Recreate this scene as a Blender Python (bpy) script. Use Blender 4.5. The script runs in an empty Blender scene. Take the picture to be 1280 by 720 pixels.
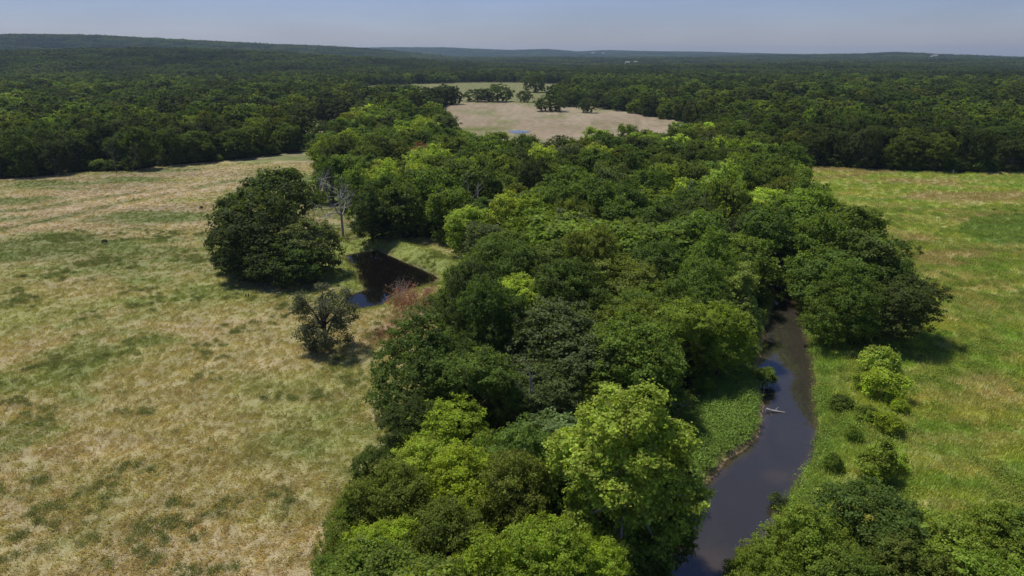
import bpy, math
import numpy as np

# ------------------------------------------------------------------ camera, sky, sun, exposure
F_PX, CX, CY, HORIZON, CAM_Z = 853.3, 640.0, 360.0, 68.0, 45.0
PITCH = math.atan((CY - HORIZON) / F_PX)
SUN_EL, SUN_AZ = math.radians(67), math.radians(-58)     # azimuth from +Y (the viewing direction) towards +X

sc = bpy.context.scene
col = sc.collection
cam_data = bpy.data.cameras.new('camera')
cam_data.sensor_width = 36.0
cam_data.lens = 36.0 * F_PX / 1280.0
cam_data.clip_start, cam_data.clip_end = 0.5, 40000.0
cam = bpy.data.objects.new('camera', cam_data)
cam.location = (0, 0, CAM_Z)
cam.rotation_euler = (math.pi / 2 - PITCH, 0, 0)
col.objects.link(cam)
sc.camera = cam

world = bpy.data.worlds.new('World'); sc.world = world; world.use_nodes = True
wn, wl = world.node_tree.nodes, world.node_tree.links
wn.clear()
sky = wn.new('ShaderNodeTexSky'); sky.sky_type = 'NISHITA'; sky.sun_disc = False
sky.sun_elevation = SUN_EL; sky.sun_rotation = SUN_AZ
sky.air_density, sky.dust_density, sky.ozone_density, sky.altitude = 1.0, 0.4, 1.5, 200
tint = wn.new('ShaderNodeMix'); tint.data_type = 'RGBA'; tint.blend_type = 'MULTIPLY'
tint.inputs['Factor'].default_value = 1.0; tint.inputs['B'].default_value = (0.60, 0.62, 0.88, 1)
bg = wn.new('ShaderNodeBackground'); bg.inputs['Strength'].default_value = 0.084
wo = wn.new('ShaderNodeOutputWorld')
wc = wn.new('ShaderNodeTexCoord'); wm = wn.new('ShaderNodeMapping'); wm.inputs['Scale'].default_value = (3, 3, 16)
wz = wn.new('ShaderNodeTexNoise'); wz.inputs['Scale'].default_value = 1.3; wz.inputs['Detail'].default_value = 4
wr = wn.new('ShaderNodeMapRange'); wr.inputs['From Min'].default_value = 0.3; wr.inputs['From Max'].default_value = 0.7
wr.inputs['To Min'].default_value = 0.93; wr.inputs['To Max'].default_value = 1.07      # thin veil of high cloud over the whole sky
wh = wn.new('ShaderNodeHueSaturation')
wl.new(wc.outputs['Generated'], wm.inputs[0]); wl.new(wm.outputs[0], wz.inputs['Vector']); wl.new(wz.outputs['Fac'], wr.inputs['Value'])
wl.new(sky.outputs[0], tint.inputs['A']); wl.new(tint.outputs['Result'], wh.inputs['Color']); wl.new(wr.outputs[0], wh.inputs['Value'])
wl.new(wh.outputs[0], bg.inputs[0]); wl.new(bg.outputs[0], wo.inputs[0])

sl = bpy.data.lights.new('sun', 'SUN'); sl.energy = 3.5; sl.angle = math.radians(3.5); sl.color = (1.0, 0.95, 0.86)
sun = bpy.data.objects.new('sun', sl); col.objects.link(sun)
sun.rotation_euler = (math.pi / 2 - SUN_EL, 0, math.pi - SUN_AZ)
sun.location = (-60, 60, 200)

sc.view_settings.view_transform = 'Standard'; sc.view_settings.look = 'None'
sc.view_settings.exposure = 0.22; sc.view_settings.gamma = 1.0; sc.view_settings.use_curve_mapping = False
sc.cycles.max_bounces = 8; sc.cycles.diffuse_bounces = 5; sc.cycles.transparent_max_bounces = 8
sc.cycles.transmission_bounces = 4; sc.cycles.volume_bounces = 1
sc.cycles.use_denoising = True

rng = np.random.default_rng(7)
SP, CP = math.sin(PITCH), math.cos(PITCH)

# ------------------------------------------------------------------ helpers
def at(px, py, z=0.0):
    """photo pixel -> world point at height z"""
    a, b = (px - CX) / F_PX, (CY - py) / F_PX
    dy, dz = CP + b * SP, -SP + b * CP
    t = (z - CAM_Z) / dz
    return np.array([a * t, dy * t, z])

def proj(x, y, z):
    """world -> photo pixel and depth (numpy)"""
    d = y * CP - (z - CAM_Z) * SP
    u = y * SP + (z - CAM_Z) * CP
    return CX + F_PX * x / d, CY - F_PX * u / d, d

def tag(o, label=None, cat=None, group=None, kind=None):
    if label: o['label'] = label
    if cat: o['category'] = cat
    if group: o['group'] = group
    if kind: o['kind'] = kind
    return o

def mesh_np(name, V, Fq, mats=(), smooth=False, midx=None):
    """V (n,3), Fq (m,k) with one k for all faces"""
    V = np.asarray(V, np.float32); Fq = np.asarray(Fq, np.int32)
    me = bpy.data.meshes.new(name)
    k = Fq.shape[1]
    me.vertices.add(len(V)); me.vertices.foreach_set('co', V.ravel())
    me.loops.add(Fq.size); me.loops.foreach_set('vertex_index', Fq.ravel())
    me.polygons.add(len(Fq)); me.polygons.foreach_set('loop_start', np.arange(0, Fq.size, k, dtype=np.int32))
    me.polygons.foreach_set('loop_total', np.full(len(Fq), k, np.int32))
    for m in mats: me.materials.append(m)
    if smooth: me.polygons.foreach_set('use_smooth', np.ones(len(Fq), bool))
    if midx is not None: me.polygons.foreach_set('material_index', np.asarray(midx, np.int32))
    me.update(calc_edges=True)
    return me

def obj(name, me, parent=None, loc=(0, 0, 0), rz=0.0, scale=(1, 1, 1)):
    o = bpy.data.objects.new(name, me)
    o.location = loc; o.rotation_euler = (0, 0, rz); o.scale = scale
    if parent: o.parent = parent
    col.objects.link(o)
    return o

def hash2(i, j, seed):
    h = (i.astype(np.int64) * 374761393 + j.astype(np.int64) * 668265263 + seed * 1442695041) & 0x7fffffff
    h = ((h ^ (h >> 13)) * 1274126177) & 0x7fffffff
    return ((h ^ (h >> 16)) & 0xffffff) / float(0xffffff)

def vnoise(x, y, seed=0):
    xi, yi = np.floor(x), np.floor(y)
    fx, fy = x - xi, y - yi
    fx, fy = fx * fx * (3 - 2 * fx), fy * fy * (3 - 2 * fy)
    a, b = hash2(xi, yi, seed), hash2(xi + 1, yi, seed)
    c, d = hash2(xi, yi + 1, seed), hash2(xi + 1, yi + 1, seed)
    return (a * (1 - fx) + b * fx) * (1 - fy) + (c * (1 - fx) + d * fx) * fy

def fbm(x, y, seed=0, octv=4):
    x, y = np.asarray(x, float), np.asarray(y, float)
    s, amp, tot = 0, 1.0, 0
    for k in range(octv):
        s = s + amp * vnoise(x * 2 ** k + 17.3 * k, y * 2 ** k - 9.1 * k, seed + k); tot += amp; amp *= 0.5
    return s / tot

def sstep(a, b, x):
    t = np.clip((x - a) / (b - a), 0, 1)
    return t * t * (3 - 2 * t)

def in_poly(x, y, P):
    P = np.asarray(P, float)
    ins = np.zeros(np.shape(x), bool)
    j = len(P) - 1
    for i in range(len(P)):
        c = ((P[i, 1] > y) != (P[j, 1] > y))
        with np.errstate(divide='ignore', invalid='ignore'):
            xx = (P[j, 0] - P[i, 0]) * (y - P[i, 1]) / (P[j, 1] - P[i, 1]) + P[i, 0]
        ins ^= c & (x < xx); j = i
    return ins

def poly_dist(x, y, P, closed=False):
    """distance to a polyline, with the parameter (index) of the nearest point"""
    P = np.asarray(P, float)
    best = np.full(np.shape(x), 1e9); par = np.zeros(np.shape(x))
    n = len(P)
    for i in range(n if closed else n - 1):
        a, b = P[i], P[(i + 1) % n]
        ab = b - a; L2 = (ab ** 2).sum() + 1e-9
        t = np.clip(((x - a[0]) * ab[0] + (y - a[1]) * ab[1]) / L2, 0, 1)
        d = np.hypot(x - a[0] - t * ab[0], y - a[1] - t * ab[1])
        m = d < best
        best = np.where(m, d, best); par = np.where(m, i + t, par)
    return best, par

def poly_world(pts, z=0.0):
    return np.array([at(px, py, z)[:2] for px, py in pts])

# ------------------------------------------------------------------ materials
def new_mat(name):
    m = bpy.data.materials.new(name); m.use_nodes = True
    nt = m.node_tree; nt.nodes.clear()
    out = nt.nodes.new('ShaderNodeOutputMaterial')
    return m, nt.nodes, nt.links, out

def leaf_material(name, source, trans=0.5, vmin=0.55, vmax=1.5):
    m, n, l, out = new_mat(name)
    if source == 'object':
        c = n.new('ShaderNodeObjectInfo').outputs['Color']
    else:
        a = n.new('ShaderNodeAttribute'); a.attribute_type = 'INSTANCER'; a.attribute_name = 'tcol'
        c = a.outputs['Color']
    geo = n.new('ShaderNodeNewGeometry')
    mr = n.new('ShaderNodeMapRange'); mr.inputs['To Min'].default_value = vmin; mr.inputs['To Max'].default_value = vmax
    l.new(geo.outputs['Random Per Island'], mr.inputs['Value'])
    tc = n.new('ShaderNodeTexCoord')
    nz = n.new('ShaderNodeTexNoise'); nz.inputs['Scale'].default_value = 0.55; nz.inputs['Detail'].default_value = 2
    l.new(tc.outputs['Object'], nz.inputs['Vector'])
    mr2 = n.new('ShaderNodeMapRange'); mr2.inputs['From Min'].default_value = 0.3; mr2.inputs['From Max'].default_value = 0.7
    mr2.inputs['To Min'].default_value = 0.7; mr2.inputs['To Max'].default_value = 1.3
    l.new(nz.outputs['Fac'], mr2.inputs['Value'])
    mu = n.new('ShaderNodeMath'); mu.operation = 'MULTIPLY'
    l.new(mr.outputs[0], mu.inputs[0]); l.new(mr2.outputs[0], mu.inputs[1])
    hv = n.new('ShaderNodeHueSaturation')
    hr = n.new('ShaderNodeMapRange'); hr.inputs['To Min'].default_value = 0.485; hr.inputs['To Max'].default_value = 0.515
    l.new(geo.outputs['Random Per Island'], hr.inputs['Value'])
    l.new(hr.outputs[0], hv.inputs['Hue']); l.new(mu.outputs[0], hv.inputs['Value']); l.new(c, hv.inputs['Color'])
    b = n.new('ShaderNodeBsdfPrincipled'); b.inputs['Roughness'].default_value = 0.62
    b.inputs['Specular IOR Level'].default_value = 0.16
    l.new(hv.outputs[0], b.inputs['Base Color'])
    t = n.new('ShaderNodeBsdfTranslucent')
    tm = n.new('ShaderNodeMix'); tm.data_type = 'RGBA'; tm.blend_type = 'MULTIPLY'; tm.inputs['Factor'].default_value = 1
    tm.inputs['B'].default_value = (1.42, 1.36, 0.58, 1)
    l.new(hv.outputs[0], tm.inputs['A']); l.new(tm.outputs['Result'], t.inputs['Color'])
    mx = n.new('ShaderNodeMixShader'); mx.inputs[0].default_value = trans
    l.new(b.outputs[0], mx.inputs[1]); l.new(t.outputs[0], mx.inputs[2]); l.new(mx.outputs[0], out.inputs[0])
    return m

def plain_material(name, c0, c1, scale=3.0, rough=0.85, stretch=(1, 1, 1), bump=0.3):
    m, n, l, out = new_mat(name)
    tc = n.new('ShaderNodeTexCoord'); mp = n.new('ShaderNodeMapping'); mp.inputs['Scale'].default_value = stretch
    nz = n.new('ShaderNodeTexNoise'); nz.inputs['Scale'].default_value = scale; nz.inputs['Detail'].default_value = 5
    rp = n.new('ShaderNodeValToRGB')
    rp.color_ramp.elements[0].position = 0.3; rp.color_ramp.elements[1].position = 0.7
    rp.color_ramp.elements[0].color = (*c0, 1); rp.color_ramp.elements[1].color = (*c1, 1)
    b = n.new('ShaderNodeBsdfPrincipled'); b.inputs['Roughness'].default_value = rough
    bp = n.new('ShaderNodeBump'); bp.inputs['Strength'].default_value = bump; bp.inputs['Distance'].default_value = 0.05
    l.new(tc.outputs['Object'], mp.inputs[0]); l.new(mp.outputs[0], nz.inputs['Vector']); l.new(nz.outputs['Fac'], rp.inputs[0])
    l.new(rp.outputs[0], b.inputs['Base Color']); l.new(nz.outputs['Fac'], bp.inputs['Height']); l.new(bp.outputs[0], b.inputs['Normal'])
    l.new(b.outputs[0], out.inputs[0])
    return m

M_LEAF = leaf_material('leaf', 'object')
M_LEAF_I = leaf_material('leaf_far', 'instancer')
M_GRASS = leaf_material('grass_blade', 'instancer', 0.35, 0.84, 1.16)
M_BARK = plain_material('bark', (0.05, 0.04, 0.032), (0.12, 0.1, 0.08), 4, stretch=(1, 1, 0.25))
M_PALEBARK = plain_material('pale_bark', (0.22, 0.2, 0.17), (0.42, 0.40, 0.36), 2.5, stretch=(1, 1, 0.4))
M_DEAD = plain_material('dead_wood', (0.24, 0.225, 0.21), (0.42, 0.4, 0.375), 3, stretch=(1, 1, 0.3))
M_OLDGREY = plain_material('grey_dead_wood', (0.09, 0.085, 0.08), (0.17, 0.16, 0.15), 3)
M_REDTWIG = plain_material('red_twig', (0.24, 0.11, 0.09), (0.42, 0.22, 0.19), 2)
M_POST = plain_material('white_paint', (0.62, 0.62, 0.6), (0.8, 0.8, 0.78), 6)
M_OLDWOOD = plain_material('old_wood', (0.025, 0.018, 0.014), (0.06, 0.045, 0.035), 6)
M_STONE = plain_material('stone', (0.35, 0.33, 0.3), (0.5, 0.48, 0.44), 2)
M_WALL = plain_material('house_wall', (0.6, 0.6, 0.58), (0.75, 0.75, 0.73), 0.2)
M_ROOF = plain_material('house_roof', (0.2, 0.19, 0.19), (0.3, 0.29, 0.28), 0.3)

# ------------------------------------------------------------------ plan of the place (photo outlines put on the ground)
WATER_Z, POND_Z = -1.5, -0.9
creek_px = [(812, 905, 760), (824, 899, 720), (844, 921, 680), (870, 952, 652), (893, 975, 615), (915, 990, 591), (949, 1008, 563), (960, 1014, 535),
            (961, 1013, 510), (953, 1012, 470), (957, 1010, 445), (962, 1004, 415), (970, 994, 385), (974, 990, 365), (960, 975, 340), (935, 950, 310),
            (925, 940, 280), (930, 942, 255), (905, 915, 230), (890, 898, 205)]
creek_px[0:0] = [(770, 900, 860), (740, 900, 1000)]
CL, CW = [], []
for xl, xr, y in creek_px:
    a, b = at(xl, y, WATER_Z), at(xr, y, WATER_Z)
    CL.append((a[:2] + b[:2]) / 2); CW.append((b[0] - a[0]) / 2)
CL, CW = np.array(CL), np.array(CW)

def creek_sd(x, y):
    """distance outside the waterline (negative inside), and side (-1 west)"""
    d, p = poly_dist(x, y, CL)
    w = np.interp(p, np.arange(len(CW)), CW)
    cx = np.interp(y, CL[:, 1], CL[:, 0])
    wob = 0.5 * (fbm(x * 0.35, y * 0.35, 91, 2) - 0.5) * 2
    return d - w - wob * 0.6, np.sign(x - cx)

pond_zoom = [(355, 98), (420, 80), (530, 68), (620, 105), (740, 158), (850, 205), (885, 228), (850, 258), (720, 290), (640, 325), (590, 355),
             (540, 388), (430, 408), (372, 395), (350, 360), (400, 330), (490, 300), (452, 250), (437, 190), (410, 150), (365, 118)]
POND = poly_world([(360 + x / 4.8, 300 + y / 4.8) for x, y in pond_zoom], POND_Z)

def pond_sd(x, y):
    d, _ = poly_dist(x, y, POND, True)
    return np.where(in_poly(x, y, POND), -d, d)

STRIP_PX = [(470, 800), (430, 720), (432, 660), (470, 600), (505, 550), (500, 480), (515, 430), (570, 380), (600, 335), (605, 292), (560, 255), (505, 255),
            (492, 240), (470, 212), (400, 195), (398, 172), (430, 160), (470, 140), (540, 138), (556, 150), (560, 176), (620, 186), (700, 190), (745, 178),
            (850, 172), (930, 160), (1000, 205), (992, 250), (1040, 268), (1085, 295), (1098, 330), (1115, 352), (1085, 368), (1045, 365), (1022, 345),
            (990, 335), (930, 345), (905, 385), (880, 405), (850, 420), (800, 450), (790, 520), (800, 580), (785, 640), (765, 700), (740, 800)]
STRIP = poly_world(STRIP_PX, 9.0)
EAST_PX = [(890, 800), (935, 715), (985, 665), (1060, 640), (1120, 655), (1180, 675), (1300, 680), (1420, 690), (1420, 800)]
EAST = poly_world(EAST_PX, 5.0)
CLEAR_A = poly_world([(375, 172), (384, 150), (470, 152), (545, 140), (570, 131), (600, 127), (720, 133), (760, 141), (800, 146), (868, 152), (880, 168), (800, 188), (690, 194),
                      (560, 186), (480, 178), (380, 186)])
CLEAR_B = poly_world([(443, 122), (452, 107), (600, 102.5), (715, 103.5), (722, 112), (690, 133), (560, 129), (500, 131)])
FRONT_X = [-900, 0, 60, 110, 165, 200, 260, 330, 378, 382, 850, 856, 900, 1000, 1060, 1130, 1200, 1280, 2200]
FRONT_Y = [226, 224, 220, 214, 213, 208, 203, 195, 190, 172, 168, 172, 180, 207, 210, 214, 216, 215, 215]
SMALL_CLEAR = [(1085, 113, 26, 1.6), (1145, 113, 12, 1.0), (1120, 74, 40, 1.0), (1010, 74, 25, 0.8), (775, 76, 25, 0.8), (745, 62, 12, 0.6), (395, 158, 18, 6)]

def in_clear(x, y, P):
    return in_poly(x + (fbm(x / 45, y / 45, 511, 3) - .5) * 40, y + (fbm(x / 45, y / 45, 517, 3) - .5) * 70, P)

def forest_mask(x, y):
    px, py, d = proj(x, y, np.zeros_like(x))
    m = (d > 0) & (py < np.interp(px, FRONT_X, FRONT_Y)) & (np.hypot(x, y) > 240)
    m &= ~in_clear(x, y, CLEAR_A) & ~in_clear(x, y, CLEAR_B)
    for cx_, cy_, rx, ry in SMALL_CLEAR:
        m &= ~((((px - cx_) / rx) ** 2 + ((py - cy_) / ry) ** 2 < 1) & (d > 0) & (py > HORIZON + 1))
    return m

def ridge(px, py, r, trees=13):
    return CAM_Z + r * (HORIZON - py) / F_PX * 1.03 - trees
W_PX = [(-600, 52), (0, 51.5), (120, 50.5), (200, 52), (300, 55.5), (380, 58.5), (440, 61), (500, 66), (560, 72)]
C_PX = [(380, 66), (440, 62), (480, 61.5), (560, 60.5), (640, 63), (680, 62), (720, 65), (760, 63.5), (850, 65.5), (950, 67), (1000, 68), (1100, 72)]
W2_PX = [(-600, 65), (0, 65), (180, 64), (330, 67), (450, 71), (600, 77), (1000, 84)]
E_PX = [(850, 72), (930, 68.5), (1000, 68), (1080, 67.5), (1110, 66.2), (1130, 66), (1160, 67.8), (1220, 69), (1280, 71), (1700, 70)]

def terrain_h(x, y):
    x, y = np.asarray(x, float), np.asarray(y, float)
    r = np.hypot(x, y) + 1e-6
    px = CX + F_PX * np.where(y > 1, x / np.maximum(y * CP + CAM_Z * SP * 0, 1), np.sign(x) * 99) / 1.0
    px = np.clip(px, -600, 1700)
    h = np.zeros_like(x)
    for prof, rc, rin, rout in ((W_PX, 4300., 1100., 3000.), (W2_PX, 2300., 900., 700.), (C_PX, 9300., 3000., 3000.), (E_PX, 5600., 1300., 2500.)):
        P = np.array(prof)
        top = np.interp(px, P[:, 0], ridge(P[:, 0], P[:, 1], rc))
        edge = sstep(P[0, 0] - 1, P[0, 0] + 60, px) * (1 - sstep(P[-1, 0] - 60, P[-1, 0] + 1, px)) if rc > 5000 and rc > 9000 else 1.0
        bump = np.where(r < rc, sstep(rc - rin, rc, r), 1 - 0.8 * sstep(rc, rc + rout, r))
        h = np.maximum(h, np.maximum(top, 0) * bump * edge * (y > -500))
    far = sstep(700, 2200, r)
    h = h + far * (fbm(x / 800, y / 500, 5, 3) - 0.5) * 26 + sstep(150, 700, r) * (fbm(x / 160, y / 160, 8, 2) - 0.5) * 1.2
    h = h + (fbm(x / 14, y / 14, 3, 3) - 0.5) * 0.5
    return h

def carve(x, y, h):
    near = (np.abs(x) < 260) & (y > -40) & (y < 420)
    h = h.copy()
    xs, ys = x[near], y[near]
    sd, side = creek_sd(xs, ys)
    hh = h[near]
    bank = np.where(side < 0, sstep(0.2, 2.6, sd), sstep(0.0, 4.5, sd))
    bed = -2.05 + 0.45 * fbm(xs / 3.0, ys / 3.0, 21, 2)
    under = WATER_Z - 0.1 + (bed - WATER_Z) * sstep(0.2, -1.8, sd)
    tgt = np.where(sd < 0.2, under, WATER_Z - 0.1 + (hh - WATER_Z + 0.1) * bank)
    hh = np.where(sd < 6, tgt, hh)
    ps = pond_sd(xs, ys)
    pt = np.where(ps < 0.3, POND_Z - 0.05 - 1.0 * sstep(0.3, -4, ps), POND_Z - 0.05 + (hh - POND_Z + 0.05) * sstep(0.3, 4.5, ps))
    hh = np.where(ps < 5, pt, hh)
    bd, _ = poly_dist(xs, ys, BERM)
    hh = hh + 1.1 * np.exp(-(bd / 2.2) ** 2)
    h[near] = hh
    return h
BERM = poly_world([(470, 300), (500, 308), (530, 318), (556, 330)])

def ground_z(x, y):
    x, y = np.atleast_1d(np.asarray(x, float)), np.atleast_1d(np.asarray(y, float))
    return carve(x, y, terrain_h(x, y))

# ------------------------------------------------------------------ ground sheet
def axis(lo, hi, step, end_lo, end_hi, g=1.05):
    c = list(np.arange(lo, hi + step / 2, step))
    s, v = step, c[-1]
    while v < end_hi: s *= g; v += s; c.append(v)
    s, v, pre = step, c[0], []
    while v > end_lo: s *= g; v -= s; pre.append(v)
    return np.array(pre[::-1] + c)
gx = axis(-100, 125, 0.75, -13000, 13000)
gy = axis(34, 215, 0.75, -13000, 13000)
GX, GY = np.meshgrid(gx, gy)
X, Y = GX.ravel(), GY.ravel()
Z = ground_z(X, Y)
nx, ny = len(gx), len(gy)
ii = (np.arange(ny - 1)[:, None] * nx + np.arange(nx - 1)[None, :]).ravel()
ground_me = mesh_np('ground', np.stack([X, Y, Z], 1), np.stack([ii, ii + 1, ii + nx + 1, ii + nx], 1), smooth=True)

def lerp(a, b, t):
    return a * (1 - t[:, None]) + np.asarray(b)[None, :] * t[:, None]

C_STRAW, C_TAN, C_GREEN, C_OLIVE = (0.325, 0.285, 0.145), (0.37, 0.305, 0.19), (0.17, 0.205, 0.065), (0.255, 0.26, 0.10)
TRACKS = [poly_world(p) for p in ([(-60, 300), (60, 276), (150, 254), (230, 238), (290, 226)], [(-60, 270), (40, 262), (130, 246), (210, 236)])]
GPATCH = poly_world([(1195, 290), (1215, 272), (1290, 266), (1400, 275), (1400, 305), (1240, 306)])

def ground_colour(x, y):
    px, py, d = proj(x, y, np.zeros_like(x))
    r = np.hypot(x, y)
    n1, n2, n3 = fbm(x / 22, y / 16, 31), fbm(x / 6, y / 4, 41), fbm(x / 60, y / 45, 51)
    n4 = fbm(x / 2.2, y / 1.6, 47, 3)
    # west pasture: straw with olive and green patches
    c = np.tile(np.array(C_STRAW), (len(x), 1))
    c = lerp(c, C_OLIVE, sstep(0.36, 0.58, 0.5 * n1 + 0.5 * n3) * 0.9)
    c = lerp(c, C_TAN, sstep(0.5, 0.66, fbm(x / 18, y / 9, 61)) * 0.55)
    c = lerp(c, C_GREEN, sstep(0.5, 0.66, 0.35 * n2 + 0.5 * n1 + 0.15 * n4) * 0.7)
    # farther part, with long pale drying bands and greener strips near the wood
    farw = sstep(150, 200, r) * (x < 40)
    c = lerp(c, C_TAN, farw * sstep(0.4, 0.6, fbm((x * 0.8 + y * 0.5) / 40, (y * 0.85 - x * 0.45) / 9, 71)) * 0.7)
    c = lerp(c, (0.12, 0.155, 0.05), farw * sstep(0.44, 0.58, fbm(x / 38, y / 20, 81) * .8 + n4 * .2) * 0.8)
    c = lerp(c, (0.34, 0.27, 0.185), farw * sstep(195, 225, r) * sstep(0.52, 0.62, fbm(x / 45, y / 10, 85)) * 0.7)
    for T in TRACKS:
        dd, _ = poly_dist(x, y, T)
        c = lerp(c, (0.40, 0.325, 0.22), np.exp(-((dd - 5.5) / 4.0) ** 2) * 0.7)
        c = lerp(c, (0.13, 0.15, 0.05), np.exp(-(dd / 2.4) ** 2) * 0.7 * sstep(.3, .55, n2))
    # bare trodden soil below the oak group
    bare = poly_world([(330, 352), (420, 352)])
    dd, _ = poly_dist(x, y, bare)
    c = lerp(c, (0.22, 0.15, 0.105), np.exp(-(dd / 3.5) ** 2) * sstep(0.3, 0.6, n2 + 0.15) * 0.9)
    dd, _ = poly_dist(x, y, poly_world([(470, 425), (500, 400), (530, 385)]))
    c = lerp(c, (0.19, 0.125, 0.085), np.exp(-(dd / 2.6) ** 2) * 0.8)
    # pond surround and berm: fresh green
    ps = np.where(r < 260, pond_sd(x, y), 99)
    c = lerp(c, (0.215, 0.26, 0.075), sstep(18, 4, ps) * (y > POND[:, 1].mean() - 8) * (x > POND[:, 0].min() - 6) * 0.9)
    c = lerp(c, (0.22, 0.25, 0.075), sstep(7, 2, ps) * 0.8)
    # east meadow
    sd, side = creek_sd(x, y)
    east = (x > np.interp(y, CL[:, 1], CL[:, 0])) & (r < 420)
    e = np.tile(np.array((0.285, 0.31, 0.09)), (len(x), 1))
    e = lerp(e, (0.34, 0.33, 0.115), sstep(0.42, 0.62, n1 * 0.6 + n4 * 0.4))
    e = lerp(e, (0.20, 0.28, 0.052), sstep(0.45, 0.56, n2 * 0.55 + n3 * 0.2 + n4 * 0.25) * 0.9)
    e = lerp(e, (0.38, 0.33, 0.17), sstep(0.52, 0.64, fbm(x / 13, y / 8, 139) * .7 + n4 * .3) * 0.7)
    e = lerp(e, (0.29, 0.31, 0.06), sstep(0.56, 0.66, fbm(x / 9, y / 5, 137)) * 0.7)
    e = lerp(e, (0.30, 0.25, 0.12), sstep(0.5, 0.64, fbm(x / 30, y / 14, 131)) * sstep(120, 190, r) * 0.85)
    e = lerp(e, (0.13, 0.20, 0.04), in_poly(x, y, GPATCH) * 0.8)
    c = np.where(east[:, None], e, c)
    # creek banks
    c = lerp(c, (0.215, 0.285, 0.065), sstep(7, 2, sd) * (r < 420) * 0.8)
    soil = np.where(side < 0, sstep(1.7, 0.7, sd), sstep(0.9, 0.2, sd))
    c = lerp(c, (0.27, 0.175, 0.105), soil * (r < 420) * 0.9)
    bed = sstep(0.1, -0.4, sd)
    bc = lerp(np.tile(np.array((0.040, 0.041, 0.034)), (len(x), 1)), (0.085, 0.079, 0.064), sstep(0.5, 0.62, fbm(x / 4, y / 6, 151)))
    for bx, by, br in ((970, 592, 1.7), (888, 700, 2.6), (985, 380, 2.0)):
        P = at(bx, by, WATER_Z)
        bc = lerp(bc, (0.24, 0.18, 0.125), np.exp(-(((x - P[0]) / br) ** 2 + ((y - P[1]) / (br * .8)) ** 2) ** 2))
    c = np.where((r < 420)[:, None], c * (1 - bed)[:, None] + bc * bed[:, None], c)
    c = lerp(c, (0.16, 0.13, 0.085), sstep(1.6, 0.6, ps + (n4 - .5) * 1.6) * 0.8)
    c = np.where((ps < -0.2)[:, None], np.array((0.035, 0.028, 0.022))[None, :], c)
    # far clearings
    A, B = in_clear(x, y, CLEAR_A), in_clear(x, y, CLEAR_B)
    ca = lerp(np.tile(np.array((0.275, 0.22, 0.145)), (len(x), 1)), (0.21, 0.185, 0.10), sstep(0.5, 0.7, fbm(x / 60, y / 60, 161)))
    ca = lerp(ca, (0.19, 0.195, 0.085), sstep(0.54, 0.66, fbm(x / 34, y / 50, 167)) * 0.8)
    ca = lerp(ca, (0.33, 0.27, 0.19), sstep(0.52, 0.66, fbm(x / 25, y / 40, 171)) * 0.7)
    ca = lerp(ca, (0.13, 0.15, 0.04), np.exp(-(poly_dist(x, y, poly_world([(566, 163), (618, 161)]))[0] / 13) ** 2))
    cb = lerp(np.tile(np.array((0.155, 0.17, 0.065)), (len(x), 1)), (0.20, 0.195, 0.085), n3)
    c = np.where(A[:, None], ca, c); c = np.where(B[:, None] & ~A[:, None], cb, c)
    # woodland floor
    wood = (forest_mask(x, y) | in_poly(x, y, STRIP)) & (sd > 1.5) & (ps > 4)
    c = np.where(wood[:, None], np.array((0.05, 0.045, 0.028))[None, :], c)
    for cx_, cy_, rx, ry in SMALL_CLEAR:
        m = (((px - cx_) / rx) ** 2 + ((py - cy_) / ry) ** 2 < 1) & (d > 0)
        c = np.where(m[:, None], np.array((0.26, 0.23, 0.13))[None, :], c)
    return c * (0.82 + 0.36 * n4)[:, None]

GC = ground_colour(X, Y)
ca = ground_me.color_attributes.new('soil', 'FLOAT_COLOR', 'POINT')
ca.data.foreach_set('color', np.concatenate([GC, np.ones((len(GC), 1))], 1).astype(np.float32).ravel())

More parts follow.
